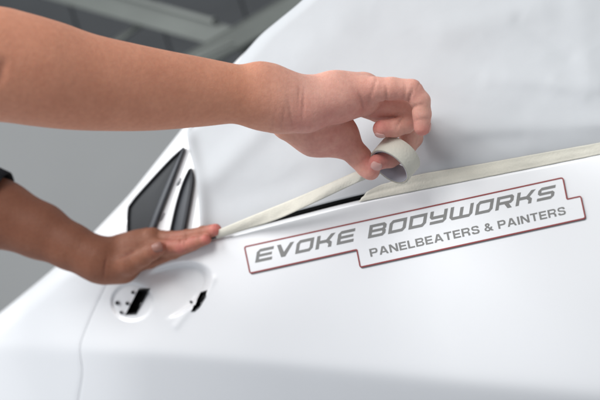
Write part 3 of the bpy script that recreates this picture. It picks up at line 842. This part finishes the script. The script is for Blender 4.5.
L_creases = [(126, 254, 1.06, (0.5, 1), 0.0022, 0.0030, 0.013), (183, 241, 1.03, (1, -0.2), 0.0012, 0.0010, 0.009), (179, 238, 1.04, (1, -0.3), 0.0012, 0.0010, 0.009), (186, 237, 1.04, (1, -0.2), 0.0012, 0.0009, 0.009),
             (178, 246, 1.02, (1, -0.2), 0.0012, 0.0009, 0.008), (175, 252, 1.03, (1, -0.4), 0.0012, 0.0010, 0.008), (147, 254, 1.03, (1, -0.6), 0.0012, 0.0008, 0.009), (105, 268, 1.07, (1, 0.2), 0.0014, 0.0012, 0.014), (198, 236, 1.02, (1, -0.3), 0.0010, 0.0006, 0.007)]
# redness spots (px, py, depth, radius m, amount)
R_red = [(422, 131, 0.797, 0.014, 0.95), (380, 129, 0.815, 0.014, 0.95), (376, 162, 0.826, 0.016, 1.0), (371, 172, 0.836, 0.012, 0.7), (300, 118, 0.79, 0.022, 0.55), (330, 118, 0.79, 0.025, 0.55), (352, 108, 0.80, 0.022, 0.6),
         (372, 95, 0.79, 0.018, 0.35), (330, 140, 0.84, 0.03, 0.6), (415, 92, 0.79, 0.012, 0.4), (345, 145, 0.845, 0.02, 0.5), (400, 97, 0.79, 0.014, 0.4), (380, 108, 0.83, 0.02, 0.7)]
L_red = [(215, 230, 1.012, 0.016, 1.0), (206, 238, 1.012, 0.014, 0.9), (160, 249, 1.03, 0.013, 0.7), (178, 250, 1.035, 0.014, 0.7), (190, 245, 1.03, 0.016, 0.5), (170, 240, 1.05, 0.016, 0.35)]

def build_limb(groups, h, xmin, creases, reds, tan_fn, pale_fn):
    lo, hi = bounds(groups, xmin=xmin)
    V, F, N = surface_net(groups, lo, hi, h)
    colr = np.zeros((len(V), 4), np.float32); colr[:, 3] = pale_fn(V)
    for px, py, d, r, am in reds:
        c = np.array(at(px, py, d)); q = np.linalg.norm(V - c, axis=1)
        colr[:, 0] = np.maximum(colr[:, 0], am * np.exp(-(q / r) ** 2))
    colr[:, 1] = tan_fn(V, N)
    disp = np.zeros(len(V))
    for px, py, d, dr, w, am, R in creases:
        c = np.array(at(px, py, d)); a = np.array((dr[0], 0, -dr[1])); a /= np.linalg.norm(a)
        rel = V - c; s = rel @ a; rad_ = np.sqrt(np.maximum(0, (rel ** 2).sum(1)))
        wob = 0.0002 * np.sin(rel[:, 2] * 900 + rel[:, 0] * 400)
        g = np.exp(-((s + wob) / w) ** 2) * np.exp(-(rad_ / R) ** 4)
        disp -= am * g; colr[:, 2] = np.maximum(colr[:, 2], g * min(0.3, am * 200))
    # gentle muscle and tendon unevenness
    ph = V * np.array([38.0, 41.0, 55.0])
    disp += 0.0003 * (np.sin(ph[:, 0] + 1.3 * np.sin(ph[:, 2])) * np.sin(ph[:, 2] * 1.3 + ph[:, 1]))
    V = V + N * disp[:, None]
    return V, F, colr
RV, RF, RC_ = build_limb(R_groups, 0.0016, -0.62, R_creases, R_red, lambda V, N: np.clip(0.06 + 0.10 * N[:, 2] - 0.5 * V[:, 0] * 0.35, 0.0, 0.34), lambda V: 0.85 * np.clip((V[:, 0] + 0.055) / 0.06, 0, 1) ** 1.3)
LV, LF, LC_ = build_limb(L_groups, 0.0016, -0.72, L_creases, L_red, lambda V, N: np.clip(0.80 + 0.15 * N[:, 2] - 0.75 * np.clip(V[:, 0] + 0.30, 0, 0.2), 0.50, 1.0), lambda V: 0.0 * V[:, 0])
person = empty('person', (-0.62, 0.82, 0.55))
tag(person, 'person in a black shirt reaching in with both bare forearms to apply tape', 'person')
Vall = np.concatenate([RV, LV]); Fall = np.concatenate([RF, LF + len(RV)]); Call = np.concatenate([RC_, LC_])
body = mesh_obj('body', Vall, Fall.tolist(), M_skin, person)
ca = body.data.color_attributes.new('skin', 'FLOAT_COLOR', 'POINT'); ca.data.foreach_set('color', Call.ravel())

# ---- fingernails
def nail(px, py, d, normal, along, L, W, groups, mt=None):
    """a plate moulded onto the fingertip: each vertex is dropped onto the skin surface"""
    n = np.array(normal, float); n /= np.linalg.norm(n); a = np.array(along, float); a -= n * (a @ n); a /= np.linalg.norm(a); s = np.cross(n, a)
    c = np.array(at(px, py, d)); F = []; nu, nv = 13, 11
    f = lambda Q: eval_limb(groups, (Q[:, 0], Q[:, 1], Q[:, 2]))
    Q = []; H = []
    for i in range(nu):
        for j in range(nv):
            u = i / (nu - 1) * 2 - 1; v = j / (nv - 1) * 2 - 1
            w = W * math.sqrt(max(0.0, 1 - abs(u) ** 4.0)) * 0.98 + 0.02 * W
            Q.append(c + a * u * L + s * v * w); H.append(0.00055 * (1 - 0.8 * max(abs(u), abs(v)) ** 6))
    Q = np.array(Q); H = np.array(H); e = 0.0003
    for _ in range(8):
        Q = Q - np.clip(f(Q), -0.002, 0.002)[:, None] * n[None]
    G = np.stack([f(Q + np.array(k)) - f(Q - np.array(k)) for k in ((e, 0, 0), (0, e, 0), (0, 0, e))], 1); G /= np.linalg.norm(G, axis=1, keepdims=True)
    Q = Q + G * H[:, None]
    o = mesh_obj('fingernail', Q, grid_faces(nu, nv), mt or M_nail, body); solidify(o, 0.0005, 0)
    return o
nail(430.0, 128.0, 0.7975, (0.97, -0.25, 0.02), (0.0, 0, -1), 0.0048, 0.0040, R_groups)
nail(380, 137.0, 0.8120, (0.0, -0.42, -0.9), (-1, 0, -0.03), 0.0050, 0.0044, R_groups)
nail(376.8, 168.0, 0.8200, (0.1, -0.60, -0.80), (-1, -0.35, 0.12), 0.0054, 0.0046, R_groups)
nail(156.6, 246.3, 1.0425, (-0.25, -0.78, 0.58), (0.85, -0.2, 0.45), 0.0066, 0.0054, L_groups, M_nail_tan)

# ---- shirt sleeves and torso (beyond the frame apart from one cuff)
def tube(name, pts, mat_, parent, n=40, thick=0.002):
    V = []; F = []
    P = [(Vector(p), r) for p, r in pts]
    for i, (p, r) in enumerate(P):
        t = (P[min(len(P) - 1, i + 1)][0] - P[max(0, i - 1)][0]).normalized()
        a = t.cross(Vector((0, 1, 0))).normalized(); b = t.cross(a)
        for k in range(n):
            an = 2 * math.pi * k / n
            rr = r * (1 + 0.03 * math.sin(an * 5 + i * 0.9) + 0.02 * math.sin(an * 3 - i * 1.7))
            V.append(p + (a * math.cos(an) + b * math.sin(an)) * rr)
    for i in range(len(P) - 1):
        for k in range(n):
            F.append((i * n + k, i * n + (k + 1) % n, (i + 1) * n + (k + 1) % n, (i + 1) * n + k))
    o = mesh_obj(name, V, F, mat_, parent); solidify(o, thick, 0)
    return o
cuff = at(-4, 208, 1.115); sh = at(-170, 140, 1.10)
pts = []
for i in range(10):
    t = i / 9; pts.append((Vector(cuff) + (Vector(sh) - Vector(cuff)) * t, 0.0505 + 0.014 * t))
slv = tube('shirt_sleeve', pts, M_shirt, person); tag(slv, 'black shirt cuff on the lower arm')
print('tris', sum(len(o.data.polygons) * 2 for o in bpy.data.objects if o.type == 'MESH'))
